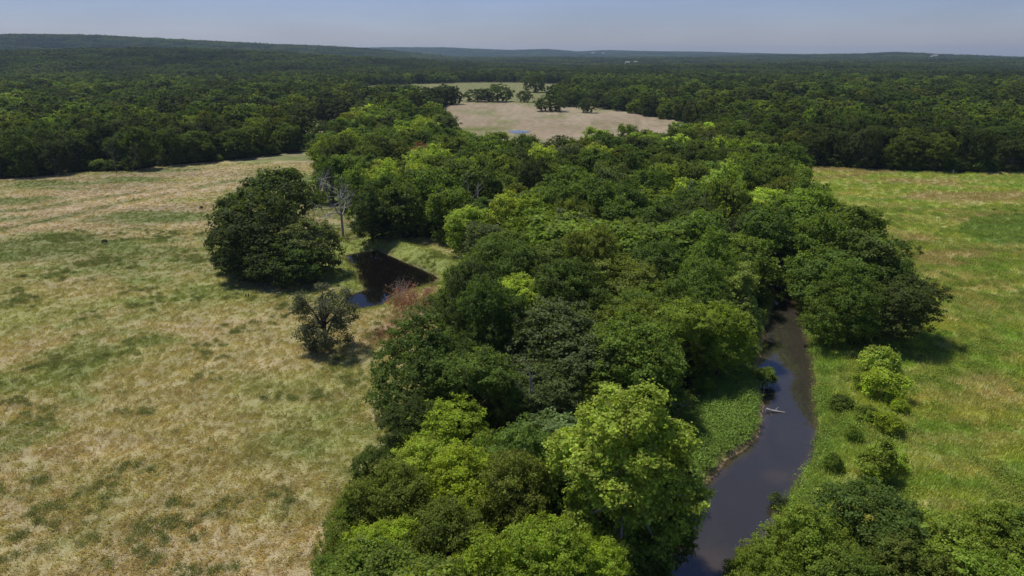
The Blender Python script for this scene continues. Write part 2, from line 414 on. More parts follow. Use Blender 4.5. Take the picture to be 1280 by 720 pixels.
def ground_material():
    m, n, l, out = new_mat('ground')
    at_ = n.new('ShaderNodeAttribute'); at_.attribute_name = 'soil'
    tc = n.new('ShaderNodeTexCoord')
    mp = n.new('ShaderNodeMapping'); mp.inputs['Rotation'].default_value = (0, 0, 0.5); mp.inputs['Scale'].default_value = (0.7, 1.9, 1)
    nz = n.new('ShaderNodeTexNoise'); nz.inputs['Scale'].default_value = 2.2; nz.inputs['Detail'].default_value = 8; nz.inputs['Roughness'].default_value = 0.72
    l.new(tc.outputs['Object'], mp.inputs[0]); l.new(mp.outputs[0], nz.inputs['Vector'])
    nb = n.new('ShaderNodeTexNoise'); nb.inputs['Scale'].default_value = 0.22; nb.inputs['Detail'].default_value = 6
    l.new(tc.outputs['Object'], nb.inputs['Vector'])
    mr = n.new('ShaderNodeMapRange'); mr.inputs['From Min'].default_value = 0.25; mr.inputs['From Max'].default_value = 0.75
    mr.inputs['To Min'].default_value = 0.68; mr.inputs['To Max'].default_value = 1.32
    l.new(nz.outputs['Fac'], mr.inputs['Value'])
    mr2 = n.new('ShaderNodeMapRange'); mr2.inputs['From Min'].default_value = 0.3; mr2.inputs['From Max'].default_value = 0.7
    mr2.inputs['To Min'].default_value = 0.8; mr2.inputs['To Max'].default_value = 1.2
    l.new(nb.outputs['Fac'], mr2.inputs['Value'])
    mu = n.new('ShaderNodeMath'); mu.operation = 'MULTIPLY'; l.new(mr.outputs[0], mu.inputs[0]); l.new(mr2.outputs[0], mu.inputs[1])
    hv = n.new('ShaderNodeHueSaturation'); l.new(at_.outputs['Color'], hv.inputs['Color']); l.new(mu.outputs[0], hv.inputs['Value'])
    b = n.new('ShaderNodeBsdfPrincipled'); b.inputs['Roughness'].default_value = 0.95; b.inputs['Specular IOR Level'].default_value = 0.1
    bp = n.new('ShaderNodeBump'); bp.inputs['Strength'].default_value = 0.5; bp.inputs['Distance'].default_value = 0.12
    l.new(nz.outputs['Fac'], bp.inputs['Height']); l.new(bp.outputs[0], b.inputs['Normal'])
    l.new(hv.outputs[0], b.inputs['Base Color']); l.new(b.outputs[0], out.inputs[0])
    return m
ground_me.materials.append(ground_material())
tag(obj('ground', ground_me), 'straw coloured pasture, green meadow and woodland floor', kind='structure')

# ------------------------------------------------------------------ water
def water_material(name, tintc, ripple, ior=1.8, silt=(0.125, 0.112, 0.09)):
    m, n, l, out = new_mat(name)
    tr = n.new('ShaderNodeBsdfTransparent'); tr.inputs[0].default_value = (*tintc, 1)
    gl = n.new('ShaderNodeBsdfGlossy'); gl.inputs['Roughness'].default_value = 0.03; gl.inputs['Color'].default_value = (1, 1, 1, 1)
    fr = n.new('ShaderNodeFresnel'); fr.inputs['IOR'].default_value = ior
    tc = n.new('ShaderNodeTexCoord'); nz = n.new('ShaderNodeTexNoise'); nz.inputs['Scale'].default_value = 0.9; nz.inputs['Detail'].default_value = 4
    bp = n.new('ShaderNodeBump'); bp.inputs['Strength'].default_value = ripple; bp.inputs['Distance'].default_value = 0.05
    l.new(tc.outputs['Object'], nz.inputs['Vector']); l.new(nz.outputs['Fac'], bp.inputs['Height'])
    l.new(bp.outputs[0], gl.inputs['Normal']); l.new(bp.outputs[0], fr.inputs['Normal'])
    di = n.new('ShaderNodeBsdfDiffuse'); di.inputs[0].default_value = (*silt, 1)
    mt = n.new('ShaderNodeMixShader'); mt.inputs[0].default_value = 0.24; l.new(tr.outputs[0], mt.inputs[1]); l.new(di.outputs[0], mt.inputs[2])
    mx = n.new('ShaderNodeMixShader'); l.new(fr.outputs[0], mx.inputs[0]); l.new(mt.outputs[0], mx.inputs[1]); l.new(gl.outputs[0], mx.inputs[2])
    l.new(mx.outputs[0], out.inputs[0])
    return m
wv, wf = [], []
for i in range(len(CL)):
    t = CL[min(i + 1, len(CL) - 1)] - CL[max(i - 1, 0)]; t = t / np.linalg.norm(t); nrm = np.array([t[1], -t[0]])
    for s in (-1, 1):
        p = CL[i] + nrm * s * (CW[i] + 1.6); wv.append((p[0], p[1], WATER_Z))
    if i: wf.append((2 * i - 2, 2 * i - 1, 2 * i + 1, 2 * i))
tag(obj('creek_water', mesh_np('creek_water', wv, wf, [water_material('creek_water', (0.46, 0.44, 0.38), 0.09)])), 'murky brown creek winding between the trees', kind='structure')
def hull(P):
    P = sorted(map(tuple, P))
    def half(Q):
        h = []
        for p in Q:
            while len(h) > 1 and (h[-1][0] - h[-2][0]) * (p[1] - h[-2][1]) - (h[-1][1] - h[-2][1]) * (p[0] - h[-2][0]) <= 0: h.pop()
            h.append(p)
        return h[:-1]
    return np.array(half(P) + half(P[::-1]))
PH = hull(POND); pc = PH.mean(0)       # the sheet runs on under its banks; the ground makes the shoreline
pv = [(pc[0], pc[1], POND_Z)] + [(*(pc + (p - pc) * 1.05), POND_Z) for p in PH]
pf = [(0, i + 1, (i + 1) % len(PH) + 1) for i in range(len(PH))]
M_POND = water_material('pond_water', (0.24, 0.2, 0.2), 0.05, 1.36, (0.014, 0.012, 0.012))
tag(obj('pond_water', mesh_np('pond_water', pv, pf, [M_POND])), 'small dark pond in the pasture', kind='structure')
# tiny stock pond in the far clearing
c0 = at(649, 165.5)
th = np.linspace(0, 2 * math.pi, 20, endpoint=False)
v = [(c0[0], c0[1], 0)] + [(c0[0] + 6 * math.cos(t) * (1 + .2 * math.sin(3 * t)), c0[1] + 10 * math.sin(t), 0) for t in th]
zz = float(max(ground_z(np.array([p[0] for p in v]), np.array([p[1] for p in v])))) + 0.05
v = [(a, b, zz) for a, b, _ in v]
tag(obj('stock_pond_water', mesh_np('stock_pond_water', v, [(0, i + 1, (i + 1) % 20 + 1) for i in range(20)], [water_material('stock_pond_water', (0.5, 0.5, 0.48), 0.05, 2.2, (0.2, 0.2, 0.19))])), 'tiny pale pond in the far tan clearing', kind='structure')

# ------------------------------------------------------------------ plant meshes
def unit(v):
    return v / (np.linalg.norm(v, axis=-1, keepdims=True) + 1e-9)

def leaf_quads(P, N, L, W, g):
    """rhombic leaf at each P, facing N"""
    n = len(P)
    r = unit(g.normal(size=(n, 3)))
    t = unit(np.cross(N, r)); b = np.cross(N, t)
    L = np.broadcast_to(L, n)[:, None]; W = np.broadcast_to(W, n)[:, None]
    V = np.stack([P - t * L / 2, P + b * W / 2 + N * W * 0.12, P + t * L / 2, P - b * W / 2 + N * W * 0.12], 1).reshape(-1, 3)
    return V

def crown_points(g, R, zc, rz, n_lobe, n_leaf, spread=0.32, lobe=(0.26, 0.44), low=-0.35, cone=0.0, open_=0.0):
    """leaf positions and normals of an uneven crown made of many leafy boughs"""
    d = unit(g.normal(size=(n_lobe * 4, 3)))
    d = d[d[:, 2] > low][:n_lobe]
    rad = g.uniform(0.45, 0.8 + 0.15 * (cone > 0), len(d))
    C = d * rad[:, None] * np.array([R, R, rz])
    C[0] = (0, 0, rz * 0.35)
    lr = g.uniform(*lobe, len(d)) * R
    if cone:
        k = 1 - cone * np.clip((C[:, 2] + rz) / (2 * rz), 0, 1)
        C[:, :2] *= k[:, None]; lr *= 0.6 + 0.4 * k
    per = np.maximum(1, (n_leaf * lr ** 2 / (lr ** 2).sum()).astype(int))
    Ps, Ns = [], []
    for c, r, m in zip(C, lr, per):
        out = unit(c[None, :] + np.array([[0, 0, 0.25 * R]]))[0]
        k = max(4, int(m / 26))
        s = unit(g.normal(size=(k, 3)) + out * 0.75 + np.array([0, 0, 0.35]))
        cc = c + s * r * g.uniform(0.5, 1.25, (k, 1)) * np.array([1, 1, 0.8])
        idx = g.integers(0, k, m)
        P = cc[idx] + g.normal(size=(m, 3)) * spread * np.array([1, 1, 0.55])
        N = unit(s[idx] * 0.7 + np.array([0, 0, 0.55]) + g.normal(size=(m, 3)) * 0.55)
        Ps.append(P); Ns.append(N)
    P, N = np.concatenate(Ps), np.concatenate(Ns)
    keep = np.ones(len(P), bool)
    for c, r in zip(C, lr):          # nothing deep inside a bough is ever seen
        q = (P - c) / np.array([1, 1, 0.8])
        keep &= ~((q ** 2).sum(1) < (0.5 * r) ** 2)
    P, N = P[keep], N[keep]
    return P + np.array([0, 0, zc]), N, C + np.array([0, 0, zc]), lr

def tube(path, radii, sides=6):
    path = np.asarray(path, float); n = len(path)
    V, Fc = [], []
    for i in range(n):
        t = path[min(i + 1, n - 1)] - path[max(i - 1, 0)]; t = t / (np.linalg.norm(t) + 1e-9)
        u = np.cross(t, (0.31, 0.9, 0.12)); u /= np.linalg.norm(u); w = np.cross(t, u)
        for k in range(sides):
            a = 2 * math.pi * k / sides
            V.append(path[i] + radii[i] * (math.cos(a) * u + math.sin(a) * w))
    for i in range(n - 1):
        for k in range(sides):
            Fc.append((i * sides + k, i * sides + (k + 1) % sides, (i + 1) * sides + (k + 1) % sides, (i + 1) * sides + k))
    return np.array(V), np.array(Fc)

def join(parts):
    V, Fc, o = [], [], 0
    for v, f in parts:
        V.append(v); Fc.append(f + o); o += len(v)
    return np.concatenate(V), np.concatenate(Fc)

def trunk_mesh(name, g, C, zc, rz, R, mat, n_limb=7, r0=None, sides=6):
    r0 = r0 or R * 0.055
    top = np.array([g.normal() * 0.05 * R, g.normal() * 0.05 * R, zc + rz * 0.35])
    path = np.array([[0, 0, -0.6], [0, 0, zc * 0.35], [top[0] * .5, top[1] * .5 + g.normal() * .1, zc * 0.75], top])
    parts = [tube(path, [r0 * 1.25, r0, r0 * 0.75, r0 * 0.3], sides)]
    order = g.permutation(len(C))[:n_limb]
    for i in order:
        c = C[i]; z0 = g.uniform(0.35, 0.8) * zc
        a = np.array([0, 0, z0]); mid = a * 0.5 + c * 0.5 + np.array([0, 0, 0.08 * R])
        parts.append(tube([a, mid, c], [r0 * 0.55, r0 * 0.38, r0 * 0.14], 5))
    V, Fc = join(parts)
    return mesh_np(name, V, Fc, [mat], smooth=True)

class Proto:
    def __init__(self, seed, R, H, n_lobe, n_leaf, leaf, mat_leaf=None, mat_bark=None, trunk=True, base=0.16, **kw):
        g = np.random.default_rng(seed)
        zb = H * base; rz = (H - zb) / 2 * 0.98; zc = zb + rz
        nl = kw.pop('n_limb', 7)
        P, N, C, lr = crown_points(g, R, zc, rz, n_lobe, n_leaf, **kw)
        k_ = P[:, 2] > 0.12; P, N = P[k_], N[k_]
        L = leaf * g.uniform(0.7, 1.35, len(P))
        V = leaf_quads(P, N, L, L * 0.72, g)
        self.crown = mesh_np('crown', V, np.arange(len(V)).reshape(-1, 4), [mat_leaf or M_LEAF])
        self.trunk = trunk_mesh('trunk', g, C, zc, rz, R, mat_bark or M_BARK, nl) if trunk else None
        self.R, self.H = R, H

NEAR = [Proto(100 + i, 6, 11.5, 34 + 4 * i, 38000, 0.265, spread=0.24, low=-0.75, base=-0.02) for i in range(4)]
MIDP = [Proto(200 + i, 6, 11.5, 26 + 3 * i, 13500, 0.41, spread=0.36, low=-0.8, base=-0.06) for i in range(6)]
FARP = [Proto(300 + i, 6, 11.5, 34 + 3 * i, 6000, 0.66, spread=0.42, lobe=(0.3, 0.46), low=-0.95, base=-0.12, n_limb=3) for i in range(5)]
SYC = Proto(401, 7.5, 18.0, 74, 60000, 0.27, mat_bark=M_PALEBARK, spread=0.24, lobe=(0.13, 0.26), low=-0.9, cone=0.62, base=0.04, n_limb=40)
SYC_S = Proto(402, 5.0, 15.0, 36, 20000, 0.32, mat_bark=M_PALEBARK, spread=0.26, lobe=(0.18, 0.32), low=-0.9, cone=0.65, base=0.06, n_limb=18)
SPARSE = Proto(403, 6.0, 12.0, 36, 13000, 0.27, spread=0.36, lobe=(0.11, 0.23), low=-0.95, base=-0.02, n_limb=12)
BUSH = [Proto(500 + i, 2.0, 3.0, 26, 6000, 0.21, spread=0.24, lobe=(0.16, 0.34), low=-0.5, base=0.0, n_limb=4) for i in range(3)]
CONE = Proto(510, 2.0, 4.6, 28, 7000, 0.21, spread=0.24, lobe=(0.16, 0.32), low=-0.9, cone=0.55, base=0.02, n_limb=4)
ROUND = [Proto(540 + i, 12, 15, 60, 12000, 0.68, spread=0.5, lobe=(0.2, 0.3), low=-0.95, base=-0.15, n_limb=5) for i in range(3)]
# the same for the far woodland, coloured tree by tree
FAR_I = [Proto(600 + i, 6, 11.5, 18 + 2 * i, 2400, 0.85, spread=0.45, low=-0.9, base=-0.1, mat_leaf=M_LEAF_I, n_limb=2) for i in range(5)]
MID_I = [Proto(650 + i, 6, 11.5, 24 + 2 * i, 9000, 0.48, spread=0.36, low=-0.8, base=-0.06, mat_leaf=M_LEAF_I, n_limb=4) for i in range(3)]

def patch_mesh(seed, size, n, leaves, leaf):
    g = np.random.default_rng(seed); Vs = []
    for _ in range(n):
        R = g.uniform(4.5, 9); H = g.uniform(9, 18)
        P, N, C, lr = crown_points(g, R, H * 0.55, H * 0.45, 9, leaves, spread=0.6)
        P = P + np.array([g.uniform(-size / 2, size / 2), g.uniform(-size / 2, size / 2), g.uniform(-0.5, 0.5)])
        Vs.append(leaf_quads(P, N, leaf * g.uniform(0.7, 1.3, len(P)), leaf * 0.75, g))
    V = np.concatenate(Vs)
    return mesh_np('canopy', V, np.arange(len(V)).reshape(-1, 4), [M_LEAF_I])
PATCH_N = [patch_mesh(700 + i, 66, 60, 300, 1.8) for i in range(3)]
PATCH_F = [patch_mesh(720 + i, 66, 58, 70, 3.6) for i in range(3)]

# ------------------------------------------------------------------ scattering (stuff)
def scatter(name, meshes, P, rz, scale, tcol, idx, label, parent=None):
    c = bpy.data.collections.new(name + '_source')
    for k, m in enumerate(meshes):
        c.objects.link(bpy.data.objects.new('%s_%02d' % (name, k), m))
    me = bpy.data.meshes.new(name)
    me.vertices.add(len(P)); me.vertices.foreach_set('co', np.asarray(P, np.float32).ravel())
    def attr(nm, ty, key, arr):
        a = me.attributes.new(nm, ty, 'POINT'); a.data.foreach_set(key, np.ascontiguousarray(arr).ravel())
    attr('rot', 'FLOAT_VECTOR', 'vector', np.stack([0 * rz, 0 * rz, rz], 1).astype(np.float32))
    attr('siz', 'FLOAT_VECTOR', 'vector', np.asarray(scale, np.float32))
    attr('pick', 'INT', 'value', np.asarray(idx, np.int32))
    attr('tcol', 'FLOAT_COLOR', 'color', np.concatenate([tcol, np.ones((len(tcol), 1))], 1).astype(np.float32))
    me.update()
    o = obj(name, me)
    ng = bpy.data.node_groups.new(name, 'GeometryNodeTree')
    ng.interface.new_socket('Geometry', in_out='INPUT', socket_type='NodeSocketGeometry')
    ng.interface.new_socket('Geometry', in_out='OUTPUT', socket_type='NodeSocketGeometry')
    n, l = ng.nodes, ng.links
    gi, go = n.new('NodeGroupInput'), n.new('NodeGroupOutput')
    ip = n.new('GeometryNodeInstanceOnPoints'); ci = n.new('GeometryNodeCollectionInfo')
    ci.inputs['Collection'].default_value = c; ci.inputs['Separate Children'].default_value = True; ci.inputs['Reset Children'].default_value = True
    ip.inputs['Pick Instance'].default_value = True
    def named(nm, ty):
        q = n.new('GeometryNodeInputNamedAttribute'); q.data_type = ty; q.inputs['Name'].default_value = nm; return q.outputs['Attribute']
    l.new(gi.outputs[0], ip.inputs['Points']); l.new(ci.outputs[0], ip.inputs['Instance'])
    l.new(named('pick', 'INT'), ip.inputs['Instance Index'])
    er = n.new('FunctionNodeEulerToRotation'); l.new(named('rot', 'FLOAT_VECTOR'), er.inputs[0]); l.new(er.outputs[0], ip.inputs['Rotation'])
    l.new(named('siz', 'FLOAT_VECTOR'), ip.inputs['Scale']); l.new(ip.outputs[0], go.inputs[0])
    md = o.modifiers.new('scatter', 'NODES'); md.node_group = ng
    return tag(o, label, kind='stuff')

# ------------------------------------------------------------------ where the trees stand
PAL = {  # leaf colours
    'deep green': (0.116, 0.172, 0.032), 'dark green': (0.082, 0.112, 0.028), 'mid green': (0.156, 0.220, 0.038), 'olive green': (0.176, 0.216, 0.036),
    'grey green': (0.138, 0.174, 0.062), 'fresh green': (0.226, 0.305, 0.042), 'lime green': (0.325, 0.415, 0.042), 'pale green': (0.26, 0.31, 0.068),
    'brown': (0.25, 0.13, 0.066), 'yellow green': (0.38, 0.48, 0.075), 'faded olive': (0.13, 0.145, 0.076), 'oak green': (0.082, 0.114, 0.026)}
trees = []   # dict(x, y, R, H, colour, proto or None, label, name, hero)

def crown_tree(px, py, rpx, H, colour, proto=None, label=None, name='broadleaf_tree', frac=0.58, group=None, rot=None):
    """a tree whose crown centre shows at (px, py) with half-width rpx"""
    p = at(px, py, H * frac)
    _, _, d = proj(p[0], p[1], p[2])
    trees.append(dict(x=p[0], y=p[1], R=rpx * d / F_PX, H=H, colour=colour, proto=proto, label=label, name=name, hero=True, group=group, rot=rot))

crown_tree(783, 570, 122, 19.5, 'yellow green', SYC, 'tall yellow-green sycamore with pale limbs above the creek bend', 'sycamore_tree')
crown_tree(926, 385, 36, 15.0, 'pale green', SYC_S, 'upright yellowish sycamore leaning over the creek water', 'sycamore_tree', frac=0.5)
T = crown_tree
# trees round the sycamore and down the pasture edge
T(560, 545, 58, 9, 'lime green', label='low lime green tree between dark tree and tall sycamore')
T(585, 610, 62, 9, 'lime green', label='lime green tree beside the olive one, under the tall sycamore')
T(690, 700, 62, 10, 'lime green', label='bright lime green tree at the foot of the tall sycamore')
T(640, 622, 55, 11, 'olive green', label='olive tree between two lime green trees by the sycamore')
T(485, 625, 58, 9, 'olive green', label='broad olive tree on the straw pasture edge')
T(440, 660, 42, 7, 'olive green'); T(480, 705, 55, 8, 'lime green'); T(560, 680, 58, 9, 'olive green'); T(430, 715, 40, 6, 'mid green')
T(605, 720, 55, 9, 'lime green'); T(750, 712, 42, 8, 'lime green'); T(540, 760, 70, 9, 'olive green'); T(650, 780, 70, 9, 'fresh green')
T(530, 455, 72, 14, 'deep green', label='big deep green tree bulging over the straw pasture')
T(595, 482, 58, 12, 'mid green'); T(520, 540, 46, 9, 'dark green'); T(470, 590, 34, 6, 'deep green'); T(705, 435, 88, 13, 'grey green', label='wide grey green tree with a dead limb below it')
T(848, 592, 20, 5, 'mid green'); T(838, 650, 34, 8, 'deep green'); T(805, 695, 38, 8, 'deep green'); T(822, 498, 28, 8, 'deep green')
T(845, 418, 50, 13, 'fresh green'); T(902, 420, 42, 11.5, 'fresh green', label='fresh green tree overhanging the creek, beside the upright sycamore'); T(795, 420, 55, 13, 'olive green')
T(705, 310, 84, 14, 'fresh green', label='broad light green dome rising from the middle of the wooded strip'); T(640, 375, 52, 11, 'yellow green')
T(708, 388, 22, 9, 'lime green', label='small vivid lime green tree lit amid the dark canopy')
T(590, 345, 40, 10, 'fresh green'); T(570, 380, 40, 8, 'mid green'); T(612, 300, 38, 11, 'grey green'); T(820, 320, 70, 14, 'mid green'); T(770, 360, 60, 13, 'olive green')
# oak group standing in the pasture
T(322, 285, 58, 17, 'oak green', label='largest dark oak of the group standing in the pasture', name='oak_tree')
T(350, 243, 46, 19, 'oak green', name='oak_tree', label='tall oak at the back of the pasture group')
T(386, 298, 40, 13.5, 'grey green', name='oak_tree', label='rounded greyish oak of the pasture group beside the pond'); T(300, 322, 34, 8, 'oak green', name='oak_tree', label='low oak bough touching the grass under the pasture group')
T(376, 328, 32, 8, 'deep green', name='oak_tree', label='low green oak fronting the pasture group by bare soil'); T(340, 325, 36, 9, 'oak green', name='oak_tree', label='squat dark oak in the shade of the pasture group')
T(404, 392, 50, 12.5, 'faded olive', SPARSE, 'lone thin grey-green tree with gaps, in the pasture by the pond', 'oak_tree', frac=0.5)
T(287, 300, 30, 11, 'oak green', name='oak_tree', label='pasture oak on the open straw side of its group'); T(312, 262, 42, 16, 'oak green', name='oak_tree', label='middle oak crown of the pasture group')
# behind the pond
T(440, 214, 30, 16, 'mid green', label='mid green tree whose crown backs the bleached dead tree'); T(414, 220, 24, 15, 'deep green', label='deep green tree between pasture oak group and bleached dead tree')
T(446, 238, 26, 17, 'mid green', label='green tree behind the bleached dead tree by the pond'); T(463, 262, 24, 15, 'dark green'); T(478, 246, 28, 17, 'deep green'); T(502, 254, 32, 16, 'deep green', label='deep green tree behind the pond, over the grassy bank')
T(545, 240, 42, 18, 'mid green'); T(590, 235, 40, 18.5, 'deep green'); T(578, 250, 28, 12, 'dark green'); T(525, 195, 30, 12, 'brown', label='rust brown dying tree in the wooded strip')
T(480, 290, 20, 5, 'dark green')
# east bank of the creek
T(1058, 376, 50, 13, 'mid green', label='big green tree on the meadow side of the creek pool'); T(1122, 380, 58, 11.5, 'dark green', label='spreading dark tree jutting into the green meadow')
T(1085, 330, 55, 14, 'deep green'); T(1060, 285, 50, 13, 'deep green'); T(1018, 335, 34, 12, 'mid green'); T(1044, 410, 22, 5, 'mid green'); T(1120, 345, 30, 12, 'deep green')
# low trees at the near end of the east bank
T(1080, 660, 75, 9, 'deep green', label='dark bushy tree by the creek at the meadow corner'); T(1010, 690, 62, 9, 'fresh green'); T(950, 715, 45, 7, 'fresh green')
T(1180, 690, 70, 8, 'fresh green'); T(1250, 680, 60, 8, 'fresh green'); T(1130, 720, 60, 8, 'olive green'); T(1310, 690, 70, 8, 'mid green'); T(1060, 740, 60, 8, 'mid green'); T(1225, 745, 70, 8, 'fresh green')
# oaks spread over the far clearing
for k, (px, py, r, H, lab) in enumerate([(487, 113, 22, 15, 'dark oak at the wooded end of the far clearing'), (530, 114, 10, 13, 'small dark oak paired with a wider one in the far clearing'),
        (556, 116, 17, 16, 'wide dark oak paired with a smaller one in the far clearing'), (597, 119, 17, 13, 'low spreading oak joined to a taller one in the far clearing'),
        (622, 115, 19, 19, 'tall dark oak beside a low spreading one in the far clearing'), (655, 120, 10, 12, 'small round oak alone in the middle of the far clearing'),
        (669, 104, 14, 22, 'tall oak standing alone in the pale green far field'), (688, 128, 19, 15, 'dark oak at the tip of the tree row in the tan clearing'),
        (735, 132, 11, 12, 'round oak standing apart in front of the tree row in the tan clearing'), (712, 122, 18, 16, None), (745, 121, 20, 16, None), (775, 123, 22, 16, None),
        (805, 127, 20, 16, None), (470, 122, 16, 14, None), (510, 112, 12, 14, None), (450, 122, 16, 14, None)]):
    T(px, py, r * 1.15, H, 'dark green', ROUND[k % 3], label=lab, name='oak_tree', frac=0.5)

hero_xy = np.array([(t['x'], t['y'], t['R']) for t in trees])
NAMES = list(PAL)
def pick_colour(x, y, g, wood):
    n = fbm(np.array([x / 30]), np.array([y / 30]), 201, 2)[0] + g.normal() * 0.16
    if wood:
        p = [('dark green', .28), ('deep green', .26), ('mid green', .22), ('olive green', .10), ('grey green', .08), ('fresh green', .06)]
    else:
        p = [('dark green', .12), ('deep green', .27), ('mid green', .28), ('olive green', .10), ('grey green', .09), ('fresh green', .13), ('yellow green', .01)]
    u = min(max((n - 0.2) / 0.6, 0), 0.999); s = 0
    for k, w in p:
        s += w
        if u <= s: return k
    return p[-1][0]

def fill(mask, lo, hi, spacing, tries, Rr, Hr, wood, gap=0.62):
    """dart throwing in the world box lo..hi"""
    g = np.random.default_rng(hash((lo[0], hi[1])) & 0xffff)
    cand = np.stack([g.uniform(lo[0], hi[0], tries), g.uniform(lo[1], hi[1], tries)], 1)
    cand = cand[mask(cand[:, 0], cand[:, 1])]
    cell = spacing; grid = {}; out = []
    for x, y in cand:
        i, j = int(x // cell), int(y // cell); ok = True
        for a in (-1, 0, 1):
            for b in (-1, 0, 1):
                for q in grid.get((i + a, j + b), ()):
                    if (q[0] - x) ** 2 + (q[1] - y) ** 2 < spacing ** 2: ok = False; break
                if not ok: break
            if not ok: break
        if not ok: continue
        if len(hero_xy):
            dd = np.hypot(hero_xy[:, 0] - x, hero_xy[:, 1] - y)
            if (dd < gap * hero_xy[:, 2] + spacing * 0.3).any(): continue
        grid.setdefault((i, j), []).append((x, y)); out.append((x, y))
    for x, y in out:
        trees.append(dict(x=x, y=y, R=g.uniform(*Rr), H=g.uniform(*Hr), colour=pick_colour(x, y, g, wood), proto=None, label=None,
                          name='broadleaf_tree', hero=False, group=None, rot=None, wood=wood))

def strip_mask(x, y):
    sd, side = creek_sd(x, y)
    return in_poly(x, y, STRIP) & (sd > np.where(y < 125, 4.5, 1.5)) & (pond_sd(x, y) > 6)
fill(lambda x, y: strip_mask(x, y) & (y < 78), (-160, 30), (200, 78), 6.8, 3000, (4.2, 6.0), (7.5, 11), False)
fill(lambda x, y: strip_mask(x, y) & (y >= 78) & (y < 230), (-160, 78), (200, 230), 8.4, 9000, (5.4, 7.6), (12, 17.5), False)
fill(lambda x, y: strip_mask(x, y) & (y >= 230), (-220, 230), (260, 480), 9.6, 9000, (6.2, 9.0), (13, 18), False)
fill(lambda x, y: in_poly(x, y, EAST), (5, 15), (90, 60), 6.0, 900, (3.5, 5), (5.5, 8), False)
fm = lambda x, y: forest_mask(x, y) & ~in_poly(x, y, STRIP) & (np.abs(x) < 0.95 * y + 60)
fill(lambda x, y: fm(x, y) & (y < 420), (-420, 200), (460, 420), 8.8, 30000, (5.4, 8.2), (13.5, 19), True)
fill(lambda x, y: fm(x, y) & (y >= 420) & (np.hypot(x, y) < 1300), (-1100, 420), (1100, 1300), 10.8, 90000, (5.5, 10.5), (10.5, 19.5), True)

TX = np.array([t['x'] for t in trees]); TY = np.array([t['y'] for t in trees])
TZ = ground_z(TX, TY)
for t, z in zip(trees, TZ): t['z'] = z

# rank by what shows: paint crowns far to near into a small id buffer
BW, BH = 640, 360
buf = np.full((BH, BW), -1, int)
cx_, cy_, cd_ = proj(TX, TY, TZ + np.array([t['H'] * 0.55 for t in trees]))
for i in np.argsort(-cd_):
    t = trees[i]
    if cd_[i] < 5: continue
    rx = t['R'] * F_PX / cd_[i] / 2 * 0.95; ry = t['H'] * 0.5 * F_PX / cd_[i] / 2 * 0.98
    x0, x1 = int(max(0, cx_[i] / 2 - rx)), int(min(BW, cx_[i] / 2 + rx + 1)); y0, y1 = int(max(0, cy_[i] / 2 - ry)), int(min(BH, cy_[i] / 2 + ry + 1))
    if x0 >= x1 or y0 >= y1: continue
    yy, xx = np.mgrid[y0:y1, x0:x1]
    buf[y0:y1, x0:x1][((xx - cx_[i] / 2) / rx) ** 2 + ((yy - cy_[i] / 2) / ry) ** 2 < 1] = i
area = np.bincount(buf[buf >= 0], minlength=len(trees))
score = area + np.array([1e6 if (t['hero'] and area[i] > 3) else 0 for i, t in enumerate(trees)])
ranked = np.argsort(-score)
single = [i for i in ranked[:300] if score[i] > 8]
single_set = set(int(i) for i in single)
rest = [i for i in range(len(trees)) if i not in single_set]

# ------------------------------------------------------------------ single trees
def place_tree(t, pr, idx):
    g = np.random.default_rng(9000 + idx)
    root = bpy.data.objects.new(t['name'], None); col.objects.link(root)
    root.empty_display_size = 1.0
    root.location = (t['x'], t['y'], t['z'])
    root.rotation_euler = (0, 0, g.uniform(0, 6.28) if t['rot'] is None else t['rot'])
    s, sz = t['R'] / pr.R, t['H'] / pr.H
    root.scale = (s, s, sz)
    cr = obj('crown', pr.crown, root)
    c = np.array(PAL[t['colour']]) * (0.68 if t.get('wood') else 0.8 if (not t.get('hero') and t['y'] > 190) else 1) * g.uniform(0.85, 1.18) * np.array([g.uniform(0.93, 1.07), 1, g.uniform(0.85, 1.15)])  # wood crowns darkened: oak tone plus cloud shade put into the colour
    cr.color = (*c, 1)
    if pr.trunk: obj('trunk', pr.trunk, root)
    return root

def context(t):
    x, y = t['x'], t['y']
    r = math.hypot(x, y)
    sd, side = creek_sd(np.array([x]), np.array([y])); sd, side = sd[0], side[0]
    ps = pond_sd(np.array([x]), np.array([y]))[0]
    if t.get('wood'):
        return ('at the edge of the dark wood beyond the straw pasture' if x < -30 else 'at the edge of the dark wood beyond the green meadow') if r < 345 else \
               ('within the wood beyond the straw pasture' if x < -30 else 'within the wood beyond the green meadow')
    if side > 0 and r < 80: return 'in the thicket between creek and meadow'
    if sd < 9 and r < 190: return 'on the creek bank, meadow side' if side > 0 else 'on the creek bank, pasture side'
    if ps < 16: return 'close by the dark pond'
    if in_poly(np.array([x]), np.array([y]), CLEAR_A)[0] or in_poly(np.array([x]), np.array([y]), CLEAR_B)[0]: return 'in the tree row of the far clearing'
    if r > 330: return 'where the wooded strip meets the tan clearing'
    if r > 200: return 'in the wooded strip behind the pond'
    return 'in the wooded strip between pond and creek' if r > 95 else 'in the trees around the tall sycamore'

